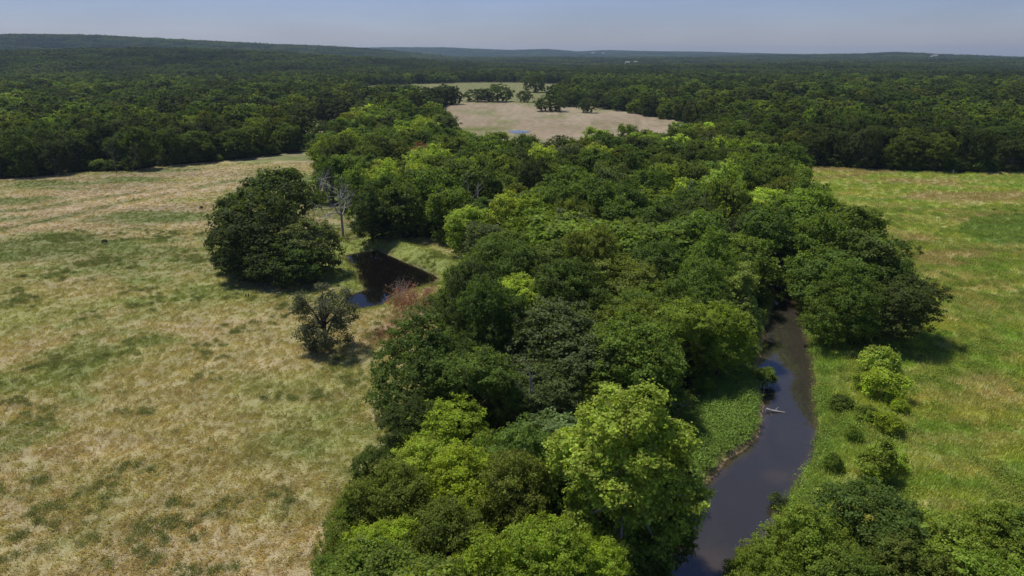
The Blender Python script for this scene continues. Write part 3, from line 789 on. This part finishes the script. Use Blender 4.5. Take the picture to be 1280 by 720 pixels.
LAND = [(t['x'], t['y'], t['label'].split(' with ')[0]) for t in trees if t['label']]
for px_, py_, nm in ((428, 288, 'the bleached dead tree'), (243, 219, 'the white post'), (1191, 217, 'the pale meadow post'), (1075, 211, 'the pale boulders'), (155, 216, 'the grey bare trees'),
                     (868, 300, 'the curved bleached branches'), (965, 515, 'the fallen log'), (597, 300, 'the pale bare tree')):
    q = at(px_, py_); LAND.append((q[0], q[1], nm))
SHORT = {'tall yellow-green sycamore': 'the tall sycamore', 'upright yellowish sycamore leaning over the creek water': 'the upright sycamore', 'rust brown dying tree in the wooded strip': 'the rust brown tree',
         'wide grey green tree': 'the wide grey green tree', 'broad light green dome rising from the middle of the wooded strip': 'the light green dome',
         'small vivid lime green tree lit amid the dark canopy': 'the vivid lime tree', 'big deep green tree bulging over the straw pasture': 'the tree bulging over the pasture',
         'spreading dark tree jutting into the green meadow': 'the tree jutting into the meadow', 'big green tree on the meadow side of the creek pool': 'the big creek pool tree',
         'dark bushy tree by the creek at the meadow corner': 'the dark meadow corner tree', 'lone thin grey-green tree': 'the lone thin tree',
         'round oak standing apart in front of the tree row in the tan clearing': 'the round clearing oak'}
LAND = [(a, b, SHORT.get(n_, n_)) for a, b, n_ in LAND if n_ in SHORT or n_.startswith('the ')]
def beside(t):
    d = [math.hypot(a - t['x'], b - t['y']) for a, b, _ in LAND]; k = int(np.argmin(d)); a, b, n_ = LAND[k]
    dx, dy = t['x'] - a, t['y'] - b
    if d[k] > 90: return None
    if abs(dx) > abs(dy): way = 'towards the meadow from' if dx > 0 else 'towards the pasture from'
    else: way = 'behind' if dy > 0 else 'before'
    return ('close ' if d[k] < 16 else 'farther ' if d[k] > 40 else '') + way + ' ' + n_
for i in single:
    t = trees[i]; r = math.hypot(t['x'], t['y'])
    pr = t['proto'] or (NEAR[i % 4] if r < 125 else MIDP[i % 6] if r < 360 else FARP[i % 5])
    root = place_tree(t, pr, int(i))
    if t['label']:
        tag(root, t['label'], 'tree')
    else:
        ctx = context(t)
        size = 'tall ' if t['H'] > 13.5 else 'low ' if t['H'] < 9 else ''
        near_ = beside(t)
        if near_ and not (t['name'] == 'oak_tree'): ctx = near_
        lab = '%s%s %s %s' % (size, t['colour'], 'oak' if t['name'] == 'oak_tree' else 'tree', ctx)
        tag(root, lab, 'tree', '%s trees %s' % (size + t['colour'], ctx))

# ------------------------------------------------------------------ the rest of the woodland
def scat_trees(ids, protos, name, label, seed):
    g = np.random.default_rng(seed)
    P = np.array([(trees[i]['x'], trees[i]['y'], trees[i]['z']) for i in ids])
    S = np.array([(trees[i]['R'] / 6, trees[i]['R'] / 6, trees[i]['H'] / 11.5) for i in ids])
    K = np.array([np.array(PAL[trees[i]['colour']]) * (0.66 if trees[i].get('wood') else 1) for i in ids]) * g.uniform(0.6, 1.45, (len(ids), 1)) * g.uniform(0.92, 1.08, (len(ids), 3))  # woods toned down likewise, cloud shade carried in the leaf colour
    return scatter(name, [p.crown for p in protos], P, g.uniform(0, 6.28, len(ids)), S, K, g.integers(0, len(protos), len(ids)), label)
near_rest = [i for i in rest if math.hypot(trees[i]['x'], trees[i]['y']) < 420]
far_rest = [i for i in rest if math.hypot(trees[i]['x'], trees[i]['y']) >= 420]
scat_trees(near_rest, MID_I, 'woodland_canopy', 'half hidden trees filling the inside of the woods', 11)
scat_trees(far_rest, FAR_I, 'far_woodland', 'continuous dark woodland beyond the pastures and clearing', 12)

def patches(rmin, rmax, meshes, name, label, seed, size=58):
    g = np.random.default_rng(seed)
    n = int(rmax / size) + 2
    I, J = np.meshgrid(np.arange(-n, n + 1), np.arange(0, n + 1))
    x = (I.ravel() + g.uniform(-.15, .15, I.size)) * size; y = (J.ravel() + g.uniform(-.15, .15, I.size)) * size
    r = np.hypot(x, y)
    m = (r >= rmin) & (r < rmax) & (np.abs(x) < 0.95 * y + 60)
    x, y = x[m], y[m]
    m = forest_mask(x, y); x, y = x[m], y[m]
    z = ground_z(x, y) - 0.5
    cols = np.array([PAL[k] for k in ('dark green', 'deep green', 'mid green', 'olive green', 'grey green')])
    K = cols[g.choice(5, len(x), p=[.34, .3, .18, .1, .08])] * (0.26 + 0.62 * fbm(x / 260, y / 200, 301))[:, None]  # dark oak tone with cloud shade painted into the far canopy
    S = g.uniform(0.9, 1.15, (len(x), 1)) * np.ones((1, 3))
    return scatter(name, meshes, np.stack([x, y, z], 1), g.integers(0, 4, len(x)) * math.pi / 2, S, K, g.integers(0, len(meshes), len(x)), label)
patches(1300, 2600, PATCH_N, 'distant_woodland', 'unbroken woodland towards the horizon', 21)
patches(2600, 10500, PATCH_F, 'horizon_woodland', 'hazy wooded hills along the horizon', 22)

UNDER = [Proto(680 + i, 2.6, 3.8, 14, 2400, 0.34, spread=0.26, low=-0.6, base=-0.05, mat_leaf=M_LEAF_I, trunk=False) for i in range(3)]
g = np.random.default_rng(33)
ux, uy = g.uniform(-420, 460, 60000), g.uniform(35, 420, 60000)
def wooded(x, y): return forest_mask(x, y) | in_poly(x, y, STRIP)
m = wooded(ux, uy) & (np.abs(ux) < 0.95 * uy + 60); ux, uy = ux[m], uy[m]
m = np.zeros(len(ux), bool)
for a in np.arange(0, 6.28, 0.785): m |= ~wooded(ux + 9 * np.cos(a), uy + 9 * np.sin(a))
sd_, side_ = creek_sd(ux, uy)
m &= (sd_ > 2.5) & (pond_sd(ux, uy) > 5) & (g.uniform(0, 1, len(ux)) < 0.6)
ux, uy = ux[m], uy[m]
uk = np.array([PAL[k] for k in ('deep green', 'dark green', 'mid green')])[g.integers(0, 3, len(ux))] * g.uniform(.8, 1.2, (len(ux), 1))
scatter('undergrowth', [p.crown for p in UNDER], np.stack([ux, uy, ground_z(ux, uy)], 1), g.uniform(0, 6.28, len(ux)), g.uniform(.6, 1.35, (len(ux), 1)) * np.ones((1, 3)), uk,
        g.integers(0, 3, len(ux)), 'dark undergrowth along the edges of the woods')

# ------------------------------------------------------------------ dead trees and brush
def branching(g, base, direction, length, r, depth, spread=0.6, kids=3, up=0.15):
    d = unit(np.asarray(direction, float)[None])[0]
    p = [np.asarray(base, float)]; k = 4
    for i in range(k):
        d = unit((d + g.normal(size=3) * 0.14 + np.array([0, 0, up * 0.3]))[None])[0]
        p.append(p[-1] + d * length / k)
    out = [tube(p, np.linspace(r, r * 0.5 if depth else r * 0.15, k + 1), 5 if depth > 1 else 4)]
    if depth:
        for j in range(kids):
            q = p[g.integers(2, k + 1)] if j else p[-1]
            nd = unit((d + g.normal(size=3) * spread + np.array([0, 0, up]))[None])[0]
            out += branching(g, q, nd, length * g.uniform(0.5, 0.75), r * 0.5, depth - 1, spread, kids, up)
    return out

def snag(px, py, H, label, seed, lean=(0, 0, 1), kids=3, depth=3, r=0.28, spread=0.65, z0=None, mat=M_DEAD, name='dead_tree'):
    g = np.random.default_rng(seed)
    p = at(px, py)
    z = float(ground_z(p[0], p[1])[0]) if z0 is None else z0
    root = bpy.data.objects.new(name, None); col.objects.link(root); root.location = (p[0], p[1], z)
    L = unit(np.array([lean], float))[0]
    tr = tube([(0, 0, -0.5), L * H * 0.2, L * H * 0.45], [r * 1.2, r, r * 0.8], 7)
    obj('trunk', mesh_np('trunk', tr[0], tr[1], [mat], True), root)
    br = []
    for k in range(kids + 1):
        st = L * H * g.uniform(0.28, 0.44) if k else L * H * 0.44
        br += branching(g, st, L + g.normal(size=3) * (spread if k else 0.15), H * 0.36, r * (0.5 if k else 0.75), depth - 1, spread, kids)
    V, Fc = join(br)
    obj('branches', mesh_np('branches', V, Fc, [mat], True), root)
    return tag(root, label, 'dead tree')
snag(429, 297, 15.5, 'bleached leafless tree between the oak group and the pond', 31, r=0.32, kids=4, depth=4, spread=0.7)
snag(402, 262, 14, 'bare grey treetop poking out behind the pasture oak group', 32, r=0.22)
snag(597, 300, 15.5, 'pale bare tree standing among leafy crowns behind the grassy bank', 33, r=0.24)
snag(664, 548, 12, 'pale forked dead limb showing below the wide grey green tree', 34, lean=(-0.05, -0.1, 1), kids=2, depth=2, r=0.15, spread=0.35)
snag(868, 300, 14.5, 'curved bleached branches among the trees over the creek', 35, r=0.24, spread=0.9)
snag(146, 216, 13, 'thin grey bare tree at the edge of the dark wood', 36, r=0.15, spread=0.4, mat=M_OLDGREY)
snag(165, 215, 12, 'leaning grey bare tree at the edge of the dark wood', 37, r=0.15, spread=0.4, mat=M_OLDGREY, lean=(.35, 0, 1))

def brush(px, py, w, h, label, seed, mat, n=60, leaves=None):
    g = np.random.default_rng(seed); p = at(px, py); z = float(ground_z(p[0], p[1])[0])
    root = bpy.data.objects.new('dead_shrub', None); col.objects.link(root); root.location = (p[0], p[1], z)
    br = []
    for k in range(n):
        b = np.array([g.normal() * w * .25, g.normal() * w * .25, -0.1])
        br += branching(g, b, (g.normal() * .7, g.normal() * .7, 0.8), h * g.uniform(.5, 1.0), 0.035, 2, 0.75, 3, 0.05)
    V, Fc = join(br)
    obj('branches', mesh_np('branches', V, Fc, [mat]), root)
    if leaves:
        P = V[g.integers(0, len(V), leaves[0])] + g.normal(size=(leaves[0], 3)) * .12
        me = mesh_np('foliage', leaf_quads(P, unit(g.normal(size=(len(P), 3))), .22, .16, g), np.arange(len(P) * 4).reshape(-1, 4), [M_LEAF])
        obj('foliage', me, root).color = (*leaves[1], 1)
    return tag(root, label, 'shrub')
brush(517, 382, 7.6, 3.2, 'rust red withered shrub leaning over the pond shore', 41, M_REDTWIG, 60, (3000, (0.34, 0.165, 0.13)))
brush(500, 368, 3.6, 2.4, 'grey leafless shrub at the water edge of the dark pond', 42, M_DEAD, 22)
brush(488, 418, 4.0, 0.9, 'low reddish brush on soil between lone tree and wooded strip', 43, M_REDTWIG, 26, (700, (0.17, 0.09, 0.06)))

# ------------------------------------------------------------------ shrubs
def bush(px, py, rpx, H, colour, label, proto, seed):
    p = at(px, py, 0.0); z = float(ground_z(p[0], p[1])[0]); _, _, d = proj(p[0], p[1], 0)
    t = dict(x=p[0], y=p[1], z=z, R=rpx * d / F_PX, H=H, colour=colour, rot=None, name='shrub')
    return tag(place_tree(t, proto, seed), label, 'shrub')
bush(1104, 498, 26, 4.4, 'lime green', 'largest lime green shrub on the meadow side of the creek', BUSH[0], 61)
bush(1098, 468, 23, 4.4, 'yellow green', 'yellow green shrub backing onto the spreading dark tree', BUSH[1], 62)
bush(1081, 526, 15, 2.2, 'fresh green', 'little round shrub below the large lime green shrubs', BUSH[2], 63)
bush(1110, 542, 17, 2.8, 'lime green', 'small lime green shrub alone in the meadow grass', BUSH[0], 64)
bush(1093, 600, 26, 5.6, 'fresh green', 'pointed green shrub above the dark bushy creek tree', CONE, 65)
bush(1075, 487, 12, 2.6, 'fresh green', 'fresh green shrub beside the large lime green shrub, creek side', BUSH[2], 72)
bush(1124, 516, 11, 2.0, 'lime green', 'small lime shrub beside the large one, meadow side', BUSH[1], 73)
bush(1066, 552, 11, 1.8, 'fresh green', 'low fresh green shrub halfway down the grassy creek bank', BUSH[0], 74)
bush(1040, 588, 13, 2.4, 'mid green', 'green shrub at the top of the dark bushy creek tree', BUSH[1], 75)
bush(1118, 590, 15, 2.6, 'yellow green', 'yellow green shrub next to the pointed green shrub', BUSH[2], 76)
bush(1052, 510, 16, 2.0, 'mid green', 'low dark shrub on the grassy creek bank', BUSH[1], 66)
bush(972, 617, 12, 1.6, 'grey green', 'grey green bush hanging over the shallow sandbar', BUSH[2], 67)
bush(131, 305, 3.6, 1.3, 'faded olive', 'small dark bush alone in the open straw pasture', BUSH[1], 68)
bush(252, 262, 2.2, 1.1, 'faded olive', 'tiny dark bush in the pasture near the oak group', BUSH[2], 69)
bush(955, 470, 16, 3.0, 'mid green', 'green bush drooping into the creek below the sycamore', BUSH[0], 70)
bush(878, 492, 16, 2.6, 'fresh green', 'leafy bush above the grassy creek terrace', BUSH[1], 71)

# ------------------------------------------------------------------ log, posts, stones, houses
def tapered(name, path, radii, mat, sides=10, parent=None):
    V, Fc = tube(path, radii, sides)
    me = mesh_np(name, V, Fc, [mat], True)
    return me
g = np.random.default_rng(77)
p = at(965, 515, WATER_Z)
log = bpy.data.objects.new('fallen_log', None); col.objects.link(log); log.location = (p[0], p[1], WATER_Z); log.scale = (0.75,) * 3
obj('trunk', tapered('trunk', [(-1.2, 0.1, 0.55), (0, 0, 0.28), (1.3, -0.1, 0.1), (2.3, -0.15, 0.0)], [0.24, 0.22, 0.16, 0.1], M_DEAD), log)
obj('branch', tapered('branch', [(0.7, 0, 0.2), (0.9, 0.4, 0.5), (1.4, 0.7, 0.6)], [0.09, 0.06, 0.03], M_DEAD, 6), log)
obj('branch', tapered('branch', [(-0.4, 0, 0.35), (-0.6, -0.5, 0.3), (-0.4, -1.1, 0.0)], [0.09, 0.06, 0.03], M_DEAD, 6), log)
tag(log, 'pale fallen log reaching from the grassy bank into the creek', 'log')

def post(px, py, h, r, mat, label, group=None, name='fence_post', n=8):
    p = at(px, py); z = float(ground_z(p[0], p[1])[0])
    V, Fc = tube([(0, 0, -0.3), (0.01, 0, h * .5), (0.03, 0.02, h), (0.03, 0.02, h + 0.02)], [r, r * .97, r * .93, 0.01], n)
    return tag(obj(name, mesh_np(name, V, Fc, [mat]), loc=(p[0], p[1], z)), label, 'post', group)
post(243, 219, 1.7, 0.16, M_POST, 'white post in the grass before the dark wood')
post(1191, 217, 1.6, 0.15, M_POST, 'pale post in the meadow before the dark wood')
post(307.4, 371, 0.75, 0.11, M_OLDWOOD, 'short dark wooden stub, one of a pair in the pasture', 'paired stubs in the pasture', 'wooden_stub')
post(310.6, 371, 0.8, 0.11, M_OLDWOOD, 'short dark wooden stub, one of a pair in the pasture', 'paired stubs in the pasture', 'wooden_stub')

def boulder(px, py, s, seed, label):
    g = np.random.default_rng(seed); p = at(px, py); z = float(ground_z(p[0], p[1])[0])
    u = np.linspace(0, 2 * math.pi, 10, endpoint=False); V, Fc = [], []
    for i, ph in enumerate((-0.5, 0.0, 0.5, 1.0, 1.45)):
        for a in u:
            k = s * (1 + g.normal() * .1); V.append((k * math.cos(ph) * math.cos(a) * 1.4, k * math.cos(ph) * math.sin(a), k * .7 * math.sin(ph)))
    for i in range(4):
        for k in range(10): Fc.append((i * 10 + k, i * 10 + (k + 1) % 10, i * 10 + 10 + (k + 1) % 10, i * 10 + 10 + k))
    return tag(obj('boulder', mesh_np('boulder', V, Fc, [M_STONE]), loc=(p[0], p[1], z)), label, 'boulder')
boulder(1074, 211, 1.0, 5, 'pale boulder at the meadow edge below the dark wood')
boulder(1079, 211.3, 0.7, 6, 'smaller pale boulder leaning by a bigger one at the wood edge')

def house(px, r_, w, d, h, label, rz):
    a = (px - CX) / F_PX; y = r_ / math.hypot(1, a); x = a * y * CP ** -0 
    z = float(ground_z(x, y)[0]) + 9.0
    root = bpy.data.objects.new('farmhouse', None); col.objects.link(root); root.location = (x, y, z); root.rotation_euler = (0, 0, rz)
    v = [(-w, -d, -9), (w, -d, -9), (w, d, -9), (-w, d, -9), (-w, -d, h), (w, -d, h), (w, d, h), (-w, d, h)]
    obj('wall', mesh_np('wall', v, [(0, 1, 5, 4), (1, 2, 6, 5), (2, 3, 7, 6), (3, 0, 4, 7)], [M_WALL]), root)
    e = .6
    v = [(-w - e, -d - e, h), (w + e, -d - e, h), (w + e, 0, h + d * .55), (-w - e, 0, h + d * .55), (-w - e, d + e, h), (w + e, d + e, h)]
    obj('roof', mesh_np('roof', v, [(0, 1, 2, 3), (3, 2, 5, 4)], [M_ROOF]), root)
    return tag(root, label, 'house')
house(736, 7600, 16, 9, 16, 'white building on the hazy hill at the horizon', 0.2)
house(748, 7500, 11, 8, 15, 'smaller white building on the hazy hill at the horizon', -0.1)
house(777, 2900, 8, 6, 10, 'pale farmhouse roof among the distant woods', 0.3)
house(787, 2950, 6, 5, 10, 'small pale shed beside the distant farmhouse', -0.3)
house(1140, 4700, 16, 9, 12, 'long pale building on the distant wooded rise', 0.1)

# ------------------------------------------------------------------ grass and weeds (stuff)
def tuft_mesh(seed, n, h, spread, w, lean, leafy=False):
    g = np.random.default_rng(seed); V = []
    for _ in range(n):
        b = np.array([g.normal() * spread, g.normal() * spread, -0.03])
        a = g.uniform(0, 6.28); L = h * g.uniform(0.5, 1.2)
        t = np.array([math.cos(a), math.sin(a), 0]) * w * g.uniform(.6, 1.4) / 2
        dl = np.array([lean[0] + g.normal() * .35, lean[1] + g.normal() * .35, 1.0]); dl /= np.linalg.norm(dl)
        m = b + dl * L * 0.6
        V += [b - t, b + t, m + t * .9, m - t * .9, m - t * .9, m + t * .9, m + (dl * .4 + np.array([lean[0] * .3, lean[1] * .3, -.12])) * L + t * .15, m + (dl * .4) * L - t * .15]
    if leafy:
        k = leafy; P = np.stack([g.normal(size=k) * spread * 1.2, g.normal(size=k) * spread * 1.2, g.uniform(.2, 1, k) * h], 1)
        V += list(leaf_quads(P, unit(g.normal(size=(k, 3)) + np.array([0, 0, 1.])), .15, .10, g))
    V = np.array(V)
    return mesh_np('tuft', V, np.arange(len(V)).reshape(-1, 4), [M_GRASS])
STRAWT = [tuft_mesh(800 + i, 26, 0.42, 0.3, 0.045, (0.7, -0.25)) for i in range(3)]
MEADT = [tuft_mesh(810 + i, 26, 0.55, 0.3, 0.06, (0.25, 0)) for i in range(3)]
WEEDT = [tuft_mesh(820 + i, 16, 0.55, 0.28, 0.04, (0, 0), 80) for i in range(3)]

def grass(name, meshes, n, box, ok, dens, hs, seed, label, jitter=0.09, mul=1.0, tone=None):
    g = np.random.default_rng(seed)
    x, y = g.uniform(box[0], box[2], n), g.uniform(box[1], box[3], n)
    px, py, d = proj(x, y, np.zeros(n))
    k = (px > -120) & (px < 1400) & (py < 820) & (d > 0)
    x, y, d = x[k], y[k], d[k]
    k = g.uniform(0, 1, len(x)) < dens(x, y, d)
    x, y = x[k], y[k]
    k = ok(x, y); x, y = x[k], y[k]
    z = ground_z(x, y)
    c = ground_colour(x, y) * mul if tone is None else np.tile(np.array(tone), (len(x), 1)) * g.uniform(.7, 1.3, (len(x), 1))
    c = c * g.uniform(1 - jitter, 1 + jitter, (len(x), 1)) * g.uniform(.94, 1.06, (len(x), 3))
    s = g.uniform(*hs, len(x))
    S = np.stack([s, s, s * g.uniform(.8, 1.2, len(x))], 1)
    return scatter(name, meshes, np.stack([x, y, z], 1), g.normal(0, .5, len(x)), S, c, g.integers(0, len(meshes), len(x)), label)

def open_ground(x, y):
    sd, side = creek_sd(x, y)
    return (sd > np.where(side < 0, 1.3, 0.8)) & (pond_sd(x, y) > 0.4) & ~in_poly(x, y, STRIP) & ~forest_mask(x, y)
west = lambda x, y: open_ground(x, y) & (x < np.interp(y, CL[:, 1], CL[:, 0]) - 2)
eastm = lambda x, y: open_ground(x, y) & (x > np.interp(y, CL[:, 1], CL[:, 0]) + 1)
grass('pasture_grass', STRAWT, 260000, (-260, 42, 30, 300), west, lambda x, y, d: np.clip((75 / d) ** 1.3, .14, 1), (0.6, 1.25), 91, 'dry straw coloured grass of the open pasture', mul=1.75)
grass('meadow_grass', MEADT, 200000, (10, 42, 260, 300), eastm, lambda x, y, d: np.clip((80 / d) ** 1.3, .17, 1), (0.7, 1.5), 92, 'uneven green meadow grass beside the creek', mul=1.75)
wn1 = lambda x, y, s, lo, hi: sstep(lo, hi, fbm(x / 7, y / 5, s) * .6 + fbm(x / 1.8, y / 1.8, s + 3) * .4)
grass('pasture_weeds', WEEDT, 90000, (-150, 42, 20, 180), west, lambda x, y, d: wn1(x, y, 401, .57, .68) * .6, (0.5, 1.0), 93, 'green weed patches in the dry pasture', tone=(0.19, 0.23, 0.065))
grass('meadow_weeds', WEEDT, 90000, (10, 42, 170, 210), eastm, lambda x, y, d: wn1(x, y, 411, .5, .62) * .5, (0.6, 1.5), 94, 'leafy weeds in the green meadow', tone=(0.27, 0.36, 0.065))
def bank_ok(x, y):
    sd, side = creek_sd(x, y)
    return (sd > np.where(side < 0, 1.3, 0.6)) & (sd < np.where(side < 0, 9, 2.2)) & (y < 130) & (np.random.default_rng(4).uniform(0, 1, len(x)) < np.where(side < 0, 1, .4))
grass('bank_plants', WEEDT, 26000, (5, 42, 60, 130), bank_ok, lambda x, y, d: np.full(len(x), .8), (0.7, 1.5), 95, 'lush green creepers covering the creek banks', tone=(0.24, 0.36, 0.075))

# ------------------------------------------------------------------ haze
hz, hn, hl, ho = new_mat('haze')
pv_ = hn.new('ShaderNodeVolumePrincipled')
pv_.inputs['Color'].default_value = (0.55, 0.74, 1.0, 1); pv_.inputs['Density'].default_value = 5.5e-5; pv_.inputs['Anisotropy'].default_value = 0.2
hl.new(pv_.outputs[0], ho.inputs['Volume'])
zlo, zhi = float(Z.min()) - 1.5, float(Z.max()) + 40
E = 13600.
v = [(sx * E, sy * E, z) for z in (zlo, zhi) for sx, sy in ((-1, -1), (1, -1), (1, 1), (-1, 1))]
hb = obj('haze', mesh_np('haze', v, [(3, 2, 1, 0), (4, 5, 6, 7), (0, 1, 5, 4), (1, 2, 6, 5), (2, 3, 7, 6), (3, 0, 4, 7)], [hz]))
tag(hb, 'thin bluish summer haze over the far woods', kind='stuff')
print('TREES', len(trees), 'single', len(single), 'near rest', len(near_rest), 'far', len(far_rest), 'grid', len(X), 'zlo/hi', zlo, zhi)
